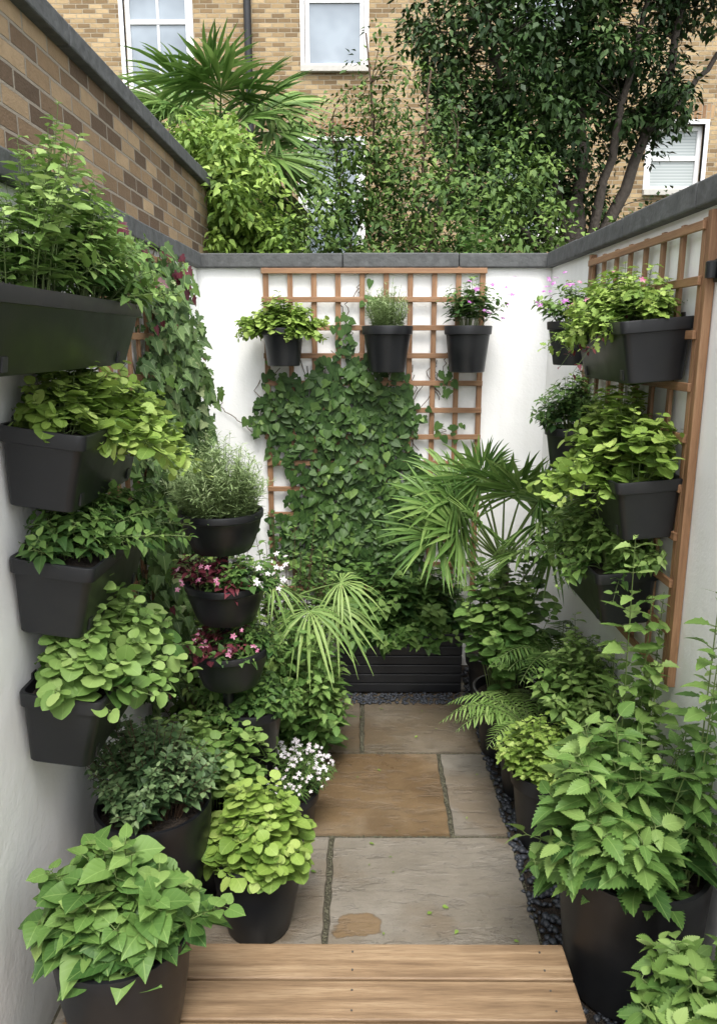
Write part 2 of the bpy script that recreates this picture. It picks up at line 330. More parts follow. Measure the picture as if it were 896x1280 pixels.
def crown(F,blobs,ncl,per,clr,ls,limbs,mi=0,smi=1,tm=T_dia,tw=.006,grav=.15,hang=0.):
    B=np.array(blobs,float); vol=B[:,3]*B[:,4]*B[:,5]; pk=rng.choice(len(B),ncl,p=vol/vol.sum()); b=B[pk]
    v=nz(rng.normal(size=(ncl,3)))*(U(0,1,ncl)**.42)[:,None]; c=b[:,:3]+v*b[:,3:6]*(1+.15*np.sin(v[:,:1]*7+v[:,2:]*9))
    if limbs is not None:
        L=np.concatenate(limbs); D=((c[:,None]-L[None])**2).sum(2)+ (L[None,:,2]>c[:,None,2])*.3; j=L[D.argmin(1)]
        t=np.linspace(0,1,5)[None,:,None]; m=(j+c)/2+U(-.08,.08,(ncl,3))+np.array([0,0,.08]); P=(1-t)**2*j[:,None]+2*t*(1-t)*m[:,None]+t*t*c[:,None]
        tubes(F,P,np.linspace(tw,tw*.35,5)[None],smi)
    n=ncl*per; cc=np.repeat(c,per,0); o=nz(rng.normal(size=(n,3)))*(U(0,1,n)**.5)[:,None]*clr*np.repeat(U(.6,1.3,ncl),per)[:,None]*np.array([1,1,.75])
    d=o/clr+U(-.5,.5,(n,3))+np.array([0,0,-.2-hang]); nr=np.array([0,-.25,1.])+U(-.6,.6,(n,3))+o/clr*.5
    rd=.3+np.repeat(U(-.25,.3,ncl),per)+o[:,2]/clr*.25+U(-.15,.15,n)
    leaves(F,tm,cc+o,d,nr,ls*U(.6,1.2,n),rd,grav,mi)
def limb(a,b,bend,K=14,r=(.05,.015)):
    a=np.array(a,float);b=np.array(b,float);m=(a+b)/2+np.array(bend); t=np.linspace(0,1,K)[:,None]
    P=(1-t)**2*a+2*t*(1-t)*m+t*t*b; P[1:-1]+=U(-.02,.02,(K-2,3)); return P,np.linspace(r[0],r[1],K)
# ------------------------------------------------------------------ pots
def lathe_pot(x,y,z,h,rt,rb,style='pot'):
    if style=='bowl': pr=[(rb*.6,0),(rb,.0),(rb*1.05,.04),(rt*.84,.30),(rt*.94,.6),(rt*.985,.80),(rt,.82),(rt*1.03,.84),(rt*1.04,.97),(rt*1.03,1),(rt*.96,1),(rt*.94,.97),(rt*.92,.84)]
    elif style=='tub': pr=[(rb*.9,0),(rb,.02),(rb+.3*(rt-rb),.2),(rb+.75*(rt-rb),.55),(rt*.99,.85),(rt,.97),(rt*.99,1),(rt*.93,1),(rt*.915,.98),(rt*.90,.88)]
    else: pr=[(rb*.95,0),(rb,.015),(rt*.955,.80),(rt*.96,.81),(rt*1.03,.82),(rt*1.05,.98),(rt*1.04,1),(rt*.97,1),(rt*.95,.97),(rt*.93,.86)]
    rings=[circ(x,y,z+h*b,a) for a,b in pr]
    o=loft('pot',rings,POT,True,False)
    so=loft('soil',[circ(x,y,z+h*.87,rt*.93),circ(x,y,z+h*.885,rt*.5),circ(x,y,z+h*.89,rt*.02)],SOIL,False,True)
    return [o,so]
def rrect(hx,hy,z,r,n=5):
    pts=[]
    for cx,cy,a0 in ((hx-r,hy-r,0),(-hx+r,hy-r,90),(-hx+r,-hy+r,180),(hx-r,-hy+r,270)):
        for i in range(n):
            a=math.radians(a0+90*i/(n-1)); pts.append((cx+r*math.cos(a),cy+r*math.sin(a),z))
    return np.array(pts)
def trough(x,y,z,L,W,h,roll=0,yaw=0,pitch=0):
    pr=[(W*.36,L*.455,-h),(W*.37,L*.46,-h*.985),(W*.452,L*.482,-h*.22),(W*.462,L*.484,-h*.2),(W*.49,L*.495,-h*.19),(W*.5,L*.5,-h*.02),(W*.495,L*.498,0),(W*.46,L*.482,0),(W*.45,L*.478,-h*.03),(W*.43,L*.47,-h*.16)]
    R=np.array(Matrix.Rotation(yaw,3,'Z')@Matrix.Rotation(roll,3,'Y')@Matrix.Rotation(pitch,3,'X')); tr=lambda a:a@R.T+np.array([x,y,z])
    o=loft('trough_body',[tr(rrect(a,b,c,.02)) for a,b,c in pr],POT,True,False)
    so=loft('soil',[tr(rrect(W*.432,L*.471,-h*.14,.02)),tr(rrect(W*.2,L*.3,-h*.1,.02))],SOIL,False,True)
    kids=[o,so]
    sgn=1 if x<0 else -1
    for dy in (-.3,.3):
        hk=boxes('hook',[((-.012,-.002,-.10),(.012,.002,.012))],POT)
        hk.matrix_world=Matrix.Translation((x,y,z))@Matrix.Rotation(yaw,4,'Z')@Matrix.Rotation(roll,4,'Y')@Matrix.Translation((-sgn*W*.5,dy*L,0))@Matrix.Rotation(math.pi/2,4,'Z'); kids.append(hk)
        sl=boxes('foot',[((-.004,-.012,-.016),(.004,.012,.014))],POT,.002)
        sl.matrix_world=Matrix.Translation((x,y,z))@Matrix.Rotation(yaw,4,'Z')@Matrix.Rotation(roll,4,'Y')@Matrix.Translation((sgn*W*.382,dy*L*1.2,-h*.86)); kids.append(sl)
    return kids
# ------------------------------------------------------------------ ground, paving, deck
s=N('garden_ground'); v=s.obj(); c=s.ramp(s.noise(v,3,6),[(.35,(.035,.03,.02)),(.55,(.03,.05,.018)),(.75,(.05,.075,.025))]); GR=s.set(Base_Color=c,Roughness=.95,Normal=s.bump(s.noise(v,40,6),.8,.03))
mk('ground',[(-60,-60,-.05),(60,-60,-.05),(60,60,-.05),(-60,60,-.05)],[np.array([[0,1,2,3]])],GR,smooth=False)
kids=[boxes('joint_bed',[((-.82,-.5,-.03),(.934,3.93,-.010))],MORT)]
g=.0095
def slab(x0,x1,y0,y1,mat):
    xs=np.linspace(x0+g,x1-g,max(3,int((x1-x0)/.03))); ys=np.linspace(y0+g,y1-g,max(3,int((y1-y0)/.03)))
    pts=[(x,ys[0]) for x in xs]+[(xs[-1],y) for y in ys[1:]]+[(x,ys[-1]) for x in xs[::-1][1:]]+[(xs[0],y) for y in ys[::-1][1:-1]]
    P=np.array(pts)+U(-.0028,.0028,(len(pts),2)); c=P.mean(0); zt=U(-.002,.002)
    rg=[np.column_stack([P,np.full(len(P),-.03)]),np.column_stack([P,np.full(len(P),zt-.006)]),np.column_stack([c+(P-c)*.994,np.full(len(P),zt)])]
    kids.append(loft('slab',rg,mat,True,True,30))
SL=[(-.82,-.11,1.60,2.43,ST_g),(-.11,.54,1.60,2.43,ST_g),(-.82,-.36,2.43,3.0,ST_g),(-.36,.33,2.43,3.0,ST_b),(.33,.54,2.43,3.0,ST_g),
          (-.82,0.,3.0,3.6,ST_m),(0.,.54,3.0,3.6,ST_m),(-.82,.1,3.6,3.92,ST_g),(.1,.54,3.6,3.92,ST_g)]
for r in SL: slab(*r)
def pebbles(name,n,xr,yr,z,size,mat):
    ph=(1+5**.5)/2; ico=nz(np.array([(-1,ph,0),(1,ph,0),(-1,-ph,0),(1,-ph,0),(0,-1,ph),(0,1,ph),(0,-1,-ph),(0,1,-ph),(ph,0,-1),(ph,0,1),(-ph,0,-1),(-ph,0,1)],float))
    fc=np.array([(0,11,5),(0,5,1),(0,1,7),(0,7,10),(0,10,11),(1,5,9),(5,11,4),(11,10,2),(10,7,6),(7,1,8),(3,9,4),(3,4,2),(3,2,6),(3,6,8),(3,8,9),(4,9,5),(2,4,11),(6,2,10),(8,6,7),(9,8,1)])
    S=size*U(.5,1.3,(n,1,1))*np.stack([U(.8,1.4,n),U(.7,1.1,n),U(.4,.7,n)],1)[:,None]
    an=U(0,6.28,n); c,s_=np.cos(an)[:,None],np.sin(an)[:,None]; V=ico[None]*S*U(.85,1.15,(n,12,1)); x=V[...,0]*c-V[...,1]*s_; y=V[...,0]*s_+V[...,1]*c
    P=np.stack([U(*xr,n),U(*yr,n),z+U(0,size*.8,n)],1)
    V=np.stack([x,y,V[...,2]],2)+P[:,None]; return mk(name,V.reshape(-1,3),[(fc[None]+(np.arange(n)*12)[:,None,None]).reshape(-1,3)],mat,smooth=True)
for x0,x1,y0,y1,_ in SL:
    kids.append(pebbles('joint_grit',int(420*(y1-y0)),(x1-.008,x1+.008),(y0,y1),-.009,.0035,GRIT)); kids.append(pebbles('joint_grit',int(420*(x1-x0)),(x0,x1),(y1-.008,y1+.008),-.009,.0035,GRIT))
group('stone_paving',kids)
pb=[pebbles('strip_right',3200,(.525,.925),(1.3,3.9),-.002,.012,PEB),pebbles('strip_back',500,(-.1,.54),(3.45,3.56),.002,.008,PEB),
    boxes('bed',[((.54,-.5,-.009),(.934,3.93,-.005))],SOIL)]
group('slate_gravel',pb)
dk=[]; y=1.76
while y>-1.3:
    dk.append(boxes('board',[((-.72,y-.1155,.118),(.545+U(-.003,.003),y,.15+U(-.0015,.0015)))],DECK,.0045,3)); y-=.1235
dk.append(boxes('fascia',[((-.715,1.725,-.02),(.54,1.745,.117))],DECK,.003)); dk.append(boxes('joists',[((-.6,-1.3,-.03),(-.55,1.72,.116)),((-.05,-1.3,-.03),(0,1.72,.116)),((.45,-1.3,-.03),(.5,1.72,.116))],DECK))
SCR=simple('screw_steel',(.12,.11,.10),.5,50,.2,.1,.001,.6)
for yy in np.arange(1.76,0,-.1235):
    for x in (-.575,-.025,.475):
        for q in (.03,.09): dk.append(loft('screw',[circ(x,yy-q,.1485,.0028,10),circ(x,yy-q,.1519,.0028,10)],SCR))
group('wooden_deck',dk)
# ------------------------------------------------------------------ walls
wl=[boxes('wall_left',[((-.90,-2.,-.04),(-.82,4.05,2.10))],WHITE),boxes('wall_back',[((-.8195,3.93,-.04),(.9335,4.05,2.10))],WHITE),boxes('wall_right',[((.934,-2.,-.04),(1.05,4.05,2.10))],WHITE)]
group('white_garden_wall',wl)
cp=[]
for a in np.arange(-2.,3.9,.6):
    b=min(a+.597,3.897); dz=U(-.002,.002)
    cp.append(boxes('coping_side',[((-.8985,a,2.1005),(-.79,b,2.168+dz))],COP,.006)); cp.append(boxes('coping_side',[((.90,a,2.1005),(1.08,b,2.168+dz))],COP,.006))
for a,b in ((-.8985,-.10),(-.097,.47),(.473,1.08)): cp.append(boxes('coping_back',[((a,3.9,2.1005),(b,4.09,2.169+U(-.002,.002)))],COP,.006))
group('stone_coping',cp)
group('brick_wall',[boxes('wall',[((-1.12,-2.,-.04),(-.903,4.7,2.60))],BR_near),boxes('coping',[((-1.16,a,2.601),(-.865,min(a+.895,4.74),2.665+U(-.003,.003))) for a in np.arange(-2,4.7,.9)],COP,.006)])
def trellis_back():
    xs=np.linspace(-.478,.592,10); zs=np.linspace(.45,2.085,13)
    a=boxes('uprights',[((x-.013+U(-.002,.002),3.905,.42),(x+.013,3.917,2.105+U(-.008,.004))) for x in xs],TWv,.002); b=boxes('rails',[((-.495+U(-.005,.005),3.892,z-.013),(.607+U(-.005,.005),3.9045,z+.013)) for z in zs],TW,.002)
    return group('wooden_trellis',[a,b],(0,3.9,1.3))
def trellis_side(X,sg,y0,y1):
    ys=np.linspace(y0+.015,y1-.015,8); zs=np.linspace(.77,2.05,10)
    x1=X+sg*.014; x2=X+sg*.026; x3=X+sg*.037
    f=lambda p,q:(min(p,q),max(p,q))
    A=[((f(x1,x2)[0],y-.012,.75),(f(x1,x2)[1],y+.012,2.07)) for y in ys]; B=[((f(x2,x3)[0]+.0005,y0,z-.012),(f(x2,x3)[1],y1,z+.012)) for z in zs]
    x4=X+sg*.002; C=[((f(x4,x2)[0],y-.013,.74),(f(x4,X+sg*.04)[1],y+.013,2.085)) for y in (y0-.014,y1+.014)]
    return group('wooden_trellis',[boxes('uprights',A,TWv,.002),boxes('rails',B,TWy,.002),boxes('frame',C,TWv,.002)],(X,(y0+y1)/2,1.4))
trellis_back(); trellis_side(-.82,1,2.42,3.25); trellis_side(.934,-1,2.13,3.18)
group('wall_lamp',[boxes('back_plate',[((.922,2.06,1.90),(.933,2.095,1.96))],POT,.003),loft('lamp_head',[circ(.908,2.078,1.91,.014,20),circ(.908,2.078,1.95,.015,20),circ(.908,2.078,1.953,.011,20)],POT)],(.9,2.1,1.93))
# ------------------------------------------------------------------ brick house
def house():
    Y=10.; ops=[(-2.82,-2.05,4.69,6.2),(-.69,.02,4.94,6.4),(3.48,4.13,3.56,4.30),(-.74,-.02,2.75,4.12),(1.75,2.4,3.0,4.05),(-2.82,-2.05,1.4,3.2),(5.3,6.1,4.9,6.3),(1.8,2.5,5.2,6.5)]
    xs=sorted(set([-7.,8.]+[o[0] for o in ops]+[o[1] for o in ops])); zs=sorted(set([-.04,8.2]+[o[2] for o in ops]+[o[3] for o in ops])); bl=[]
    for i in range(len(xs)-1):
        for j in range(len(zs)-1):
            cx=(xs[i]+xs[i+1])/2;cz=(zs[j]+zs[j+1])/2
            if not any(o[0]<cx<o[1] and o[2]<cz<o[3] for o in ops): bl.append(((xs[i],Y,zs[j]),(xs[i+1],Y+.3,zs[j+1])))
    k=[boxes('front_wall',bl,BR_far),boxes('side_walls',[((-7,Y+.301,-.04),(-6.7,Y+7,8.2)),((7.7,Y+.301,-.04),(8,Y+7,8.2)),((-6.699,Y+6.7,-.04),(7.699,Y+7,8.2))],BR_far)]
    WP=simple('white_window_paint',(.8,.8,.8),.4,30,.03)
    s=N('window_glass'); s.set(Base_Color=s.ramp(s.noise(s.obj(),1.2,3),[(.35,(.13,.16,.19)),(.65,(.30,.35,.40))]),Roughness=.06); s.b.inputs['Specular IOR Level'].default_value=.9; GL=s.m
    s=N('blind'); w=s.n('ShaderNodeTexWave',{'Vector':s.obj(),'Scale':9.},bands_direction='Z'); BL=s.set(Base_Color=s.ramp(w.outputs['Fac'],[(0.,(.30,.34,.34)),(1.,(.46,.49,.49))]))
    SILL=simple('sill_stone',(.5,.48,.44),.8,20,.2)
    for (a,b,c,d) in ops:
        y0,y1=Y+.07,Y+.13; f=.055; m=(c+d)/2
        fr=[((a,y0,c),(a+f,y1,d)),((b-f,y0,c),(b,y1,d)),((a+f,y0,d-f),(b-f,y1,d)),((a+f,y0,c),(b-f,y1,c+f)),((a+f,y0+.01,m-.025),(b-f,y1-.002,m+.025))]
        if d-c>1.2 and a<-1: fr.append((((a+b)/2-.015,y0+.015,c+f),((a+b)/2+.015,y1-.012,m-.026))); fr.append((((a+b)/2-.015,y0+.015,m+.026),((a+b)/2+.015,y1-.012,d-f)))
        k.append(boxes('window_frame',fr,WP,.004))
        k.append(boxes('window_glass',[((a+f,Y+.10,c+f),(b-f,Y+.104,m-.026)),((a+f,Y+.10,m+.026),(b-f,Y+.104,d-f))],GL if a<3 else BL))
        k.append(boxes('window_sill',[((a-.05,Y-.06,c-.07),(b+.05,Y+.068,c-.001))],SILL,.005))
        k.append(boxes('outer_trim',[((a-.05,Y-.012,c),(a,Y+.06,d)),((b,Y-.012,c),(b+.05,Y+.06,d)),((a-.05,Y-.012,d),(b+.05,Y+.06,d+.05))],WP,.003))
        k.append(boxes('lintel',[((a-.1,Y-.003,d+.052),(b+.1,Y+.05,d+.22))],BR_lin))
    pipe=[circ(-1.35,Y-.06,z,.045,16) for z in (2.6,8.1)]; k.append(loft('drainpipe',pipe,POT))
    RT=simple('roof_slate',(.09,.09,.10),.8,10,.3)
    k.append(mk('roof',[(-7.3,Y-.4,8.1),(8.3,Y-.4,8.1),(8.3,Y+3.5,10.6),(-7.3,Y+3.5,10.6),(8.3,Y+7.4,8.1),(-7.3,Y+7.4,8.1)],[np.array([[0,1,2,3],[3,2,4,5]]),],RT,smooth=False))
    k.append(mk('gables',[(-7,Y,8.2),(-7,Y+7,8.2),(-7,Y+3.5,10.4),(8,Y,8.2),(8,Y+7,8.2),(8,Y+3.5,10.4)],[np.array([[0,1,2],[3,5,4]])],BR_far,smooth=False,UV=[(0,8.2),(7,8.2),(3.5,10.4)]*2))
    group('brick_house',k,(0,Y,0))
house()
# ------------------------------------------------------------------ background vegetation
F=Fol(None)
limbs=[]
for a,b,be,r in [((1.9,6.9,0),(1.75,6.8,2.9),(.05,0,0),(.10,.06)),((1.8,6.85,2.2),(.95,6.6,4.3),(-.25,0,.2),(.06,.02)),((1.8,6.8,2.5),(1.7,6.9,4.9),(.1,0,.1),(.06,.02)),((1.85,6.8,2.3),(2.6,6.8,4.7),(.25,0,-.1),(.06,.02)),
    ((1.8,6.8,2.1),(2.2,6.6,4.5),(.05,-.1,0),(.05,.015)),((1.78,6.8,2.4),(1.2,6.9,4.8),(-.1,0,.2),(.045,.015)),((2.3,6.8,3.4),(3.3,6.9,4.6),(.1,0,-.1),(.03,.01)),((1.8,6.8,2.2),(.7,6.5,3.1),(-.2,0,.3),(.03,.01))]:
    P,R=limb(a,b,be,r=r); limbs.append(P); tubes(F,P[None],R[None],1,8)
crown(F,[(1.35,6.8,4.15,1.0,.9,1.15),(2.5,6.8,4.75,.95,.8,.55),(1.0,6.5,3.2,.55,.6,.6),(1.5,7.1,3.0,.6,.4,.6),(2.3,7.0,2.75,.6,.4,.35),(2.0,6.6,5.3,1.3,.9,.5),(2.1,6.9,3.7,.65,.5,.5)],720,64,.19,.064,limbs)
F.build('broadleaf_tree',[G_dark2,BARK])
F=Fol(None)
limbs=[]
for a,b,be in [((.15,5.6,0),(.02,5.5,3.7),(.1,0,0)),((.2,5.6,1.2),(.45,5.5,3.5),(.05,0,.1)),((.15,5.6,1.5),(-.2,5.5,3.2),(-.1,0,.1)),((.2,5.6,1.8),(.65,5.6,3.1),(.1,0,0))]:
    P,R=limb(a,b,be,r=(.022,.006)); limbs.append(P); tubes(F,P[None],R[None],1,5)
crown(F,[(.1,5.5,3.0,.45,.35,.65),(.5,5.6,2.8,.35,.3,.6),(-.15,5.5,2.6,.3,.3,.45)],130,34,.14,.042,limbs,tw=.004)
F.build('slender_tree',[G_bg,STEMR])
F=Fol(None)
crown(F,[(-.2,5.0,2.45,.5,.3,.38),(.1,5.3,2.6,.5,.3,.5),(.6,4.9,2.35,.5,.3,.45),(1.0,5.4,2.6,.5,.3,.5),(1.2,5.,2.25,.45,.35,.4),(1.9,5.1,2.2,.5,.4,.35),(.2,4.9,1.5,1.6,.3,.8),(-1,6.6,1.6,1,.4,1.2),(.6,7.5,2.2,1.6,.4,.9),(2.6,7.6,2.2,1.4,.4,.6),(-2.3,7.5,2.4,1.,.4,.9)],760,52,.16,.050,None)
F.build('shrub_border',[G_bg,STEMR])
F=Fol(None)
crown(F,[(-.80,4.85,2.52,.28,.3,.40),(-.98,5.1,2.85,.28,.3,.26),(-.58,4.85,2.28,.24,.3,.25),(-.9,4.95,1.6,.4,.25,.8)],230,50,.12,.052,None,tm=T_ov)
F.build('golden_climber',[G_lime,STEM])
F=Fol(None)
tubes(F,np.array([[(-1.25,6.3,0),(-1.22,6.3,1.2),(-1.2,6.25,2.4),(-1.15,6.2,3.1)]]),np.array([[.10,.11,.12,.10]]),2,10)
ds=[(math.cos(a)*c,math.sin(a)*c,z) for a,c,z in [(i*2.4,(.95,.8,.55)[i%3],(-.2,.2,.5)[i%3]) for i in range(30)]]
fanpalm(F,(-1.08,6.2,3.17),.56,.48,ds,n=36,grav=.25)
ds=[(math.cos(i*1.1),math.sin(i*1.1),-.8) for i in range(9)]
fanpalm(F,(-1.08,6.2,3.08),.5,.45,ds,n=28,grav=.7,rb=.2)
F.build('fan_palm_tree',[G_palm,STEM,FIBRE])
F=Fol(None)
bush(F,(.58,4.2,2.0),.14,.1,.42,9,T_ov,.06,6,(.03,.03),.4); F.build('climbing_shoot',[G_fresh,STEM])
# ------------------------------------------------------------------ climbers in the yard
F=Fol()
climber(F,'x',3.93,-1,[(-.08,1.1,.33,.58),(-.34,1.42,.22,.18),(.16,1.38,.15,.22),(.0,1.55,.13,.13),(-.1,.75,.38,.3),(.22,.8,.14,.38)],3400,T_heart,.043,0,.10,nst=50,mix=[(2,.07)])
climber(F,'x',3.93,-1,[(-.42,1.7,.05,.12),(-.1,1.85,.05,.12),(.05,1.98,.06,.08),(.42,1.55,.06,.12),(.45,1.3,.08,.05),(-.52,1.35,.05,.1),(.45,1.0,.1,.12)],110,T_heart,.038,2,.04,nst=18)
F.build('climbing_ivy',[G_dark,STEMR,G_mid])
F=Fol()
climber(F,'y',-.82,1,[(3.0,1.75,.3,.3),(3.25,1.5,.3,.4),(3.15,1.15,.3,.4),(2.75,1.3,.22,.3),(3.35,.8,.35,.4),(2.7,.7,.3,.35)],3800,T_ivy,.048,0,.24,mix=[(2,.02),(3,.08)],nst=30,camy=1.1)
climber(F,'y',-.82,1,[(2.6,2.0,.28,.12),(3.2,1.97,.25,.14)],330,T_ivy,.048,0,.14,mix=[(2,.28),(3,.45)],nst=8,camy=1.)
F.build('variegated_ivy',[G_var,STEMR,G_red,G_fresh2])
# ------------------------------------------------------------------ left wall troughs
def put(name,pots,F,mats,loc): group(name,pots+[F.build('foliage',mats)],loc)
def trplant(name,x,y,z,L,W,h,roll,fn,mats):
    F=Fol(); fn(F,(x,y,z-.02)); put(name,trough(x,y,z,L,W,h,roll),F,mats,(x,y,z))
RL=math.radians(8)
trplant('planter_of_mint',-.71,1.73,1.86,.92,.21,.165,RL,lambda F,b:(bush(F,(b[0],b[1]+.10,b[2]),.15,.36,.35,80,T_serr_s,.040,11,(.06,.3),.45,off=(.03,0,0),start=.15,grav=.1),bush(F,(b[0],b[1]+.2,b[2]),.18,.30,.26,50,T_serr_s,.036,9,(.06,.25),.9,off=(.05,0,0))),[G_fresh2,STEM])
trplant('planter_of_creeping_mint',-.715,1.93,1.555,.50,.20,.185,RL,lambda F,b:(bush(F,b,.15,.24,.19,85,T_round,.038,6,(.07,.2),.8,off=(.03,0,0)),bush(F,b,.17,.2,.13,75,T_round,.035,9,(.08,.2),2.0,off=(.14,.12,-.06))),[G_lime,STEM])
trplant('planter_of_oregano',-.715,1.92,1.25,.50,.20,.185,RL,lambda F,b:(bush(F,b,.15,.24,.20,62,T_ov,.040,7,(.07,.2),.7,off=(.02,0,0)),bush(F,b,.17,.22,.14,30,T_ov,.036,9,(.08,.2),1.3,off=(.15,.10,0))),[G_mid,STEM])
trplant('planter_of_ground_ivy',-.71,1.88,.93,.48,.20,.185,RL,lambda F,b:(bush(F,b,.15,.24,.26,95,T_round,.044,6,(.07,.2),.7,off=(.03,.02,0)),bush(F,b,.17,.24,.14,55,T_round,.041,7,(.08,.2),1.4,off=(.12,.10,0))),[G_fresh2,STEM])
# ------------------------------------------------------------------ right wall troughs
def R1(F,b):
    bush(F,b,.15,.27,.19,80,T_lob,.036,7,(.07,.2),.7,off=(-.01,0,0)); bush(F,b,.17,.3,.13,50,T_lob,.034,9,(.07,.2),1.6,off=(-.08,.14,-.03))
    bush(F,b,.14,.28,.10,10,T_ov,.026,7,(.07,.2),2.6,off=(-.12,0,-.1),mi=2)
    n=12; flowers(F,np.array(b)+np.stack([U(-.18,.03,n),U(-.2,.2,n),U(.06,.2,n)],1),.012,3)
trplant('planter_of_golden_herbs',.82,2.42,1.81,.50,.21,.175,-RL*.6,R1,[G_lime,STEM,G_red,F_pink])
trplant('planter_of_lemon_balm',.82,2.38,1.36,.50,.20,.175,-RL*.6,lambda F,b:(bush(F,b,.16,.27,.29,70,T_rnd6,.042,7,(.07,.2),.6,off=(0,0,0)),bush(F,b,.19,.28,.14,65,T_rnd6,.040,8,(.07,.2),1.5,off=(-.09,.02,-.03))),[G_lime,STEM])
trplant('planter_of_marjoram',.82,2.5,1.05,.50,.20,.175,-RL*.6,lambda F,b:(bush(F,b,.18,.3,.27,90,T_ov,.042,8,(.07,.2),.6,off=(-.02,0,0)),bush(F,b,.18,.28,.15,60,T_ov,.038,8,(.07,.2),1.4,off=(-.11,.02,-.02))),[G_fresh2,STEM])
def potplant(name,x,y,z,h,rt,rb,style,fn,mats):
    F=Fol(); fn(F,(x,y,z+h*.87)); put(name,lathe_pot(x,y,z,h,rt,rb,style),F,mats,(x,y,z))
def wallpurple(F,b):
    bush(F,b,.15,.14,.17,50,T_ov,.032,8,(.06,.06),.5); n=22; flowers(F,np.array(b)+np.stack([U(-.17,.06,n),U(-.16,.08,n),U(.06,.21,n)],1),.014,2)
potplant('hanging_pot_of_geranium',.80,2.95,1.66,.16,.10,.075,'pot',wallpurple,[G_fresh2,STEM,F_purp])
potplant('hanging_pot_of_thyme',.80,2.9,1.27,.16,.10,.075,'pot',lambda F,b:(bush(F,b,.16,.15,.22,75,T_ov,.03,10,(.06,.06),.6)),[G_mid,STEM])
# ------------------------------------------------------------------ back wall pots
potplant('hanging_pot_of_creeping_jenny',-.385,3.79,1.63,.18,.10,.078,'pot',lambda F,b:(bush(F,b,.20,.1,.16,90,T_rnd6,.033,7,(.06,.06),.7,off=(-.02,-.02,0)),bush(F,b,.22,.12,.1,45,T_rnd6,.031,8,(.07,.06),1.6,off=(-.07,-.05,0))),[G_lime,STEM])
def lav(F,b): bush(F,b,.13,.1,.21,130,T_nar,.03,11,(.07,.07),.35,grav=0,ang=.9,start=.1,pet=0.02)
potplant('hanging_pot_of_lavender',.12,3.79,1.60,.22,.118,.085,'pot',lav,[G_grey,STEM])
def b3(F,b):
    bush(F,b,.17,.1,.24,40,T_ov,.042,7,(.06,.06),.4); n=14; flowers(F,np.array(b)+np.stack([U(-.02,.2,n),U(-.14,.0,n),U(.06,.26,n)],1),.015,2)
potplant('hanging_pot_of_flowers',.51,3.79,1.60,.22,.11,.085,'pot',b3,[G_mid,STEM,F_purp])
# ------------------------------------------------------------------ tiered planter
kids=[loft('pole',[circ(-.45,2.36,z,.018,16) for z in (0,1.08)],POT),loft('base',[circ(-.45,2.36,0,.15,30),circ(-.45,2.36,.02,.14,30),circ(-.45,2.36,.04,.03,30)],POT)]
for i,z in enumerate((1.225,.99,.765)): kids+=lathe_pot(-.45+.006*i,2.36,z-.13,.13,.13-.002*i,.09,'bowl')
F=Fol()
bush(F,(-.45,2.36,1.195),.17,.16,.25,230,T_nar,.032,14,(.11,.11),.4,grav=.05,ang=.9,start=.1,pet=.02,sr=.0012)
bush(F,(-.50,2.33,.965),.14,.12,.12,32,T_ov,.036,5,(.08,.08),.7,mi=3); bush(F,(-.38,2.33,.965),.13,.12,.12,42,T_ov,.032,6,(.07,.08),.7,mi=4)
n=30; flowers(F,np.stack([U(-.42,-.24,n),U(2.22,2.4,n),U(1.0,1.08,n)],1),.012,2)
n=10; flowers(F,np.stack([U(-.58,-.42,n),U(2.18,2.28,n),U(.98,1.08,n)],1),.011,5)
bush(F,(-.46,2.33,.74),.14,.12,.12,26,T_ov,.034,5,(.08,.08),.8,mi=3); bush(F,(-.40,2.36,.74),.15,.12,.12,44,T_ov,.032,6,(.07,.08),.7,mi=4)
n=14; flowers(F,np.stack([U(-.54,-.32,n),U(2.2,2.3,n),U(.77,.87,n)],1),.011,5)
kids.append(F.build('herbs',[G_grey,STEM,F_white,G_red,G_mid,F_pink])); group('tiered_planter',kids,(-.45,2.36,0))
potplant('potted_oregano',-.385,2.42,.36,.17,.115,.085,'pot',lambda F,b:(bush(F,b,.20,.16,.15,70,T_ov,.040,7,(.08,.08),.9)),[G_mid,STEM])
STAND=boxes('plant_stand',[((-.47,2.34,.335),(-.30,2.50,.359)),((-.465,2.345,0),(-.445,2.365,.334)),((-.325,2.345,0),(-.305,2.365,.334)),((-.465,2.475,0),(-.445,2.495,.334)),((-.325,2.475,0),(-.305,2.495,.334))],POT,.002)
def aly(F,b):
    bush(F,b,.17,.15,.17,100,T_nar,.03,9,(.08,.08),.5); n=170; a=U(0,6.28,n); r=U(0,1,n)**.5; flowers(F,np.array(b)+np.stack([.17*r*np.cos(a),.15*r*np.sin(a),.18*(1-.4*r*r)+U(-.03,.02,n)],1),.009,2)
potplant('potted_white_alyssum',-.27,2.46,0,.17,.11,.09,'pot',aly,[G_mid,STEM,F_white])
# ------------------------------------------------------------------ foreground left pots
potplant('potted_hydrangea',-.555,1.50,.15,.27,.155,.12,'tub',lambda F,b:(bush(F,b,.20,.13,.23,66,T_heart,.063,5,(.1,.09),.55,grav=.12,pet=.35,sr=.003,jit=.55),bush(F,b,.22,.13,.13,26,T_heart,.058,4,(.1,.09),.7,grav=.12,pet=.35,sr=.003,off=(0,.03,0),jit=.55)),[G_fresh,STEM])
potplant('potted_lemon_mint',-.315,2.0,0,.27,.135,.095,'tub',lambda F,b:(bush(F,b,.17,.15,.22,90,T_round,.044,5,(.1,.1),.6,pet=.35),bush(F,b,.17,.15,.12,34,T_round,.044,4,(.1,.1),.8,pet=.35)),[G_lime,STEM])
potplant('potted_box_shrub',-.60,1.95,.17,.29,.165,.12,'tub',lambda F,b:(bush(F,b,.20,.18,.28,170,T_ov,.031,10,(.09,.09),.5,grav=.02,pet=.1,sr=.0025)),[G_box,STEMR])
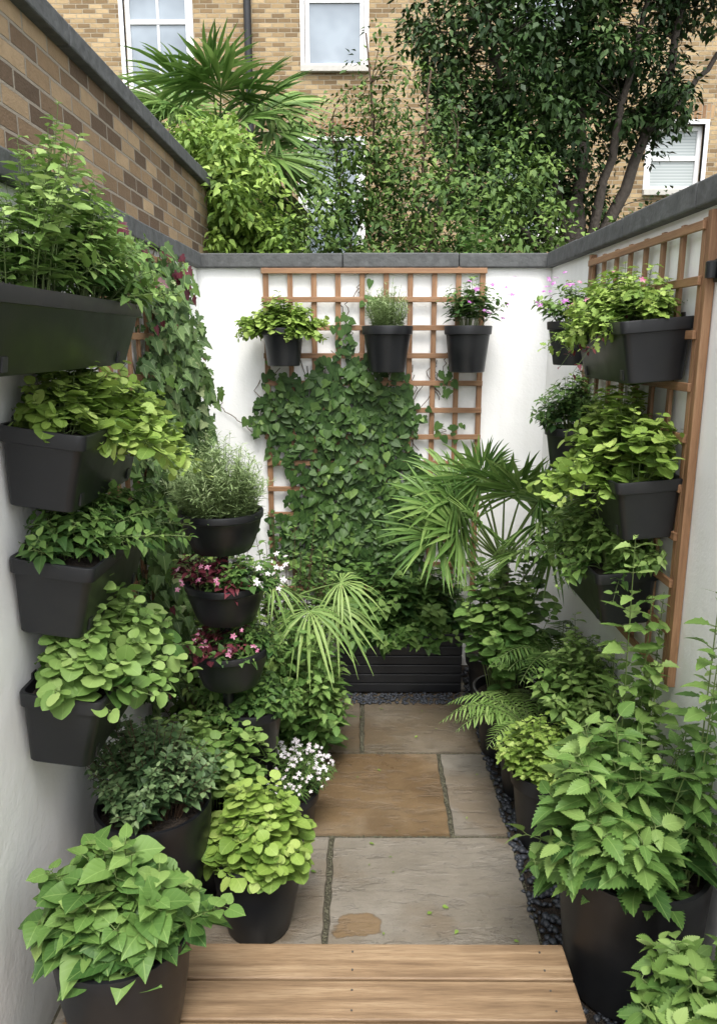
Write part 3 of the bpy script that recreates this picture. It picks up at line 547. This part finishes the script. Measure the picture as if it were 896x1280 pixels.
potplant('potted_mint',-.50,2.22,.0,.3,.14,.1,'pot',lambda F,b:(bush(F,b,.20,.18,.32,60,T_rnd6,.044,7,(.1,.1),.5)),[G_fresh2,STEM])
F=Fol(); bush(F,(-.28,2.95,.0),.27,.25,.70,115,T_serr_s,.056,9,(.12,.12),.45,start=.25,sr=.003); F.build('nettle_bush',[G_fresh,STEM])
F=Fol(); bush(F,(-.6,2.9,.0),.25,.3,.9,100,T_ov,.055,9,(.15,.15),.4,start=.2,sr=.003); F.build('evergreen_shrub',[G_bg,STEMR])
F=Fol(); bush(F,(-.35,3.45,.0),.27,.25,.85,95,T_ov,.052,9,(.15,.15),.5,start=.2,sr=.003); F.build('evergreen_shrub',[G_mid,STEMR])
F=Fol(); tubes(F,np.array([[(-.3,3.1,0),(-.29,3.1,.4),(-.28,3.08,.70)]]),np.array([[.02,.018,.015]]),1,6)
fanpalm(F,(-.27,3.05,.70),.22,.20,[(-.8,-.1,.6),(.8,-.3,.5),(.9,-.6,.05),(.35,-.9,.1),(-.5,-.6,.4)],n=17,grav=.8,rb=.75)
F.build('young_fan_palm',[G_palm,STEM])
# ------------------------------------------------------------------ back trough
sl=[((-.13,3.56,.012+i*.05),(.50,3.574,.058+i*.05)) for i in range(6)]
kids=[boxes('slats_front',sl,POT,.003),boxes('sides',[((-.13,3.575,.01),(-.112,3.88,.30)),((.482,3.575,.01),(.5,3.88,.30)),((-.111,3.862,.01),(.481,3.88,.30))],POT),boxes('soil',[((-.111,3.576,.05),(.481,3.861,.27))],SOIL),boxes('rim',[((-.14,3.552,.313),(.51,3.58,.328))],POT,.003)]
F=Fol(); 
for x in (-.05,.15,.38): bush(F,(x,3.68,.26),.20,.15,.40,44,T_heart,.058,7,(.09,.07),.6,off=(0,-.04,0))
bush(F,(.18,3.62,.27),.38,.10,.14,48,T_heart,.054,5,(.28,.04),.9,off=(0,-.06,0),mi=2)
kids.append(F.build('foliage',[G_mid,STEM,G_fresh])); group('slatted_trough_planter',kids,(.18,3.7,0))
# ------------------------------------------------------------------ right side
F=Fol(); tubes(F,np.array([[(.66,3.4,.2),(.66,3.4,.5),(.65,3.38,.74)]]),np.array([[.03,.03,.025]]),2,8)
DD=[(-.8,-.2,.75),(-.75,-.2,1.0),(-.25,-.2,1.),(.15,-.2,1.),(.4,-.3,.9),(.5,-.3,.55),(-.35,-.6,.75),(.15,-.7,.7),(-.8,-.4,.4),(-.5,.3,.9)]
fanpalm(F,(.64,3.36,.76),.30,.42,DD,n=34,grav=.25)
fanpalm(F,(.64,3.36,.76),.28,.38,[(0,-.3,.95),(-.55,-.6,.5),(.0,-.9,.45),(.3,-.5,.4),(-.35,-.1,1.2),(-.6,-.3,.75),(.25,-.4,.75)],n=34,grav=.2,fy=-1.8)
kids=lathe_pot(.66,3.4,0,.3,.16,.13,'pot'); put('potted_fan_palm',kids,F,[G_palm,STEM,FIBRE],(.66,3.4,0))
potplant('potted_spurge',.62,3.02,.0,.3,.14,.1,'pot',lambda F,b:(bush(F,b,.21,.19,.62,46,T_rnd6,.056,10,(.08,.08),.4,sr=.003)),[G_fresh,STEM])
def fern(F,b):
    for i in range(28):
        az=U(0,6.28); L=U(.22,.36); d=np.array([math.cos(az),math.sin(az),0]); t=np.linspace(0,1,22)[:,None]
        P=np.array(b)+d*L*t+np.array([0,0,1.])*(.22*L/.3*(t*1.7-1.5*t*t)); tubes(F,P[None],.0018,1)
        T=nz(np.gradient(P,axis=0)); sd=np.cross(T,np.array([0,0,1.])); ln=.065*np.sin(np.pi*(t[:,0]*.88+.1))**.8
        for sg in (-1,1): leaves(F,T_nar,P[3:],(sd*sg+T*.4)[3:],np.tile([0,0,1.],(19,1)),ln[3:],U(.3,.8,19),.2,0)
potplant('potted_fern',.66,2.72,.0,.28,.13,.1,'pot',fern,[G_fresh2,STEM])
potplant('potted_bronze_fern',.80,2.85,.2,.3,.10,.08,'pot',fern,[G_mid,STEM])
potplant('potted_golden_parsley',.66,2.42,.0,.28,.13,.1,'pot',lambda F,b:(bush(F,b,.16,.16,.24,120,T_lob,.036,6,(.1,.1),.6)),[G_lime,STEM])
potplant('potted_marjoram',.80,2.58,.1,.3,.12,.1,'pot',lambda F,b:(bush(F,b,.18,.2,.36,90,T_ov,.042,8,(.1,.1),.6)),[G_fresh2,STEM])
potplant('potted_nettle',.735,1.80,.0,.40,.195,.16,'tub',lambda F,b:(bush(F,b,.28,.22,.45,56,T_serr,.082,8,(.13,.13),.5,off=(-.01,.04,0),grav=.12,pet=.3,sr=.004,start=.25,jit=.5),bush(F,b,.29,.18,.24,22,T_serr,.076,6,(.13,.13),.75,off=(-.02,.03,0),grav=.15,pet=.3,sr=.003,jit=.5)),[G_fresh,STEM])
F=Fol(); bush(F,(.83,2.14,.0),.09,.18,1.12,7,T_serr_s,.062,13,(.07,.1),.2,start=.5,sr=.004,grav=.2,hv=(.75,1.1)); bush(F,(.86,1.78,.0),.06,.1,1.15,4,T_serr_s,.062,12,(.04,.06),.2,start=.5,sr=.004,grav=.2,hv=(.8,1.1)); F.build('tall_raspberry_canes',[G_fresh2,STEM])
potplant('potted_lemon_balm',.72,1.28,.13,.24,.15,.11,'tub',lambda F,b:(bush(F,b,.20,.17,.18,42,T_serr,.062,7,(.1,.1),.6,grav=.12,pet=.3,sr=.003,start=.3,jit=.5),bush(F,(b[0]+.08,b[1]+.05,b[2]),.08,.1,.34,6,T_serr,.055,8,(.05,.05),.3,sr=.003)),[G_fresh2,STEM])
F=Fol(); n=34; leaves(F,T_ov,np.stack([U(-.35,.53,n),U(1.85,3.4,n),np.full(n,.006)],1),np.stack([U(-1,1,n),U(-1,1,n),np.zeros(n)],1),np.stack([U(-.2,.2,n),U(-.2,.2,n),np.ones(n)],1),U(.008,.022,n),U(0,.5,n),0,0); F.build('fallen_leaves',[G_lime])
# ------------------------------------------------------------------ light, world, camera
el,az=math.radians(62),math.atan2(.06,-.75)
w=bpy.data.worlds.new('World'); sc.world=w; w.use_nodes=True; nt=w.node_tree; bg=nt.nodes['Background']
sk=nt.nodes.new('ShaderNodeTexSky'); sk.sky_type='NISHITA'; sk.sun_disc=False; sk.sun_elevation=el; sk.sun_rotation=az; sk.dust_density=3.; sk.air_density=1.
hs=nt.nodes.new('ShaderNodeHueSaturation'); hs.inputs['Saturation'].default_value=.2; hs.inputs['Value'].default_value=2.9; nt.links.new(sk.outputs[0],hs.inputs['Color']); nt.links.new(hs.outputs[0],bg.inputs['Color']); bg.inputs['Strength'].default_value=.15
L=bpy.data.lights.new('sun','SUN'); L.energy=2.6; L.angle=math.radians(22); L.color=(1,.965,.91); so=link(bpy.data.objects.new('sun',L))
d=Vector((math.cos(el)*math.sin(az),math.cos(el)*math.cos(az),math.sin(el))); so.rotation_euler=d.to_track_quat('Z','Y').to_euler(); so.location=d*20
cam=bpy.data.cameras.new('camera'); cam.sensor_fit='VERTICAL'; cam.sensor_height=36; cam.lens=950/1280*36; cam.clip_end=300; cam.clip_start=.05
co=link(bpy.data.objects.new('camera',cam)); co.location=(0,0,1.75); co.rotation_euler=(math.radians(90-12.7),0,math.radians(.3)); sc.camera=co
sc.view_settings.view_transform='Standard'; sc.view_settings.look='None'; sc.view_settings.exposure=0
print('verts',sum(len(o.data.vertices) for o in bpy.data.objects if o.type=='MESH'))
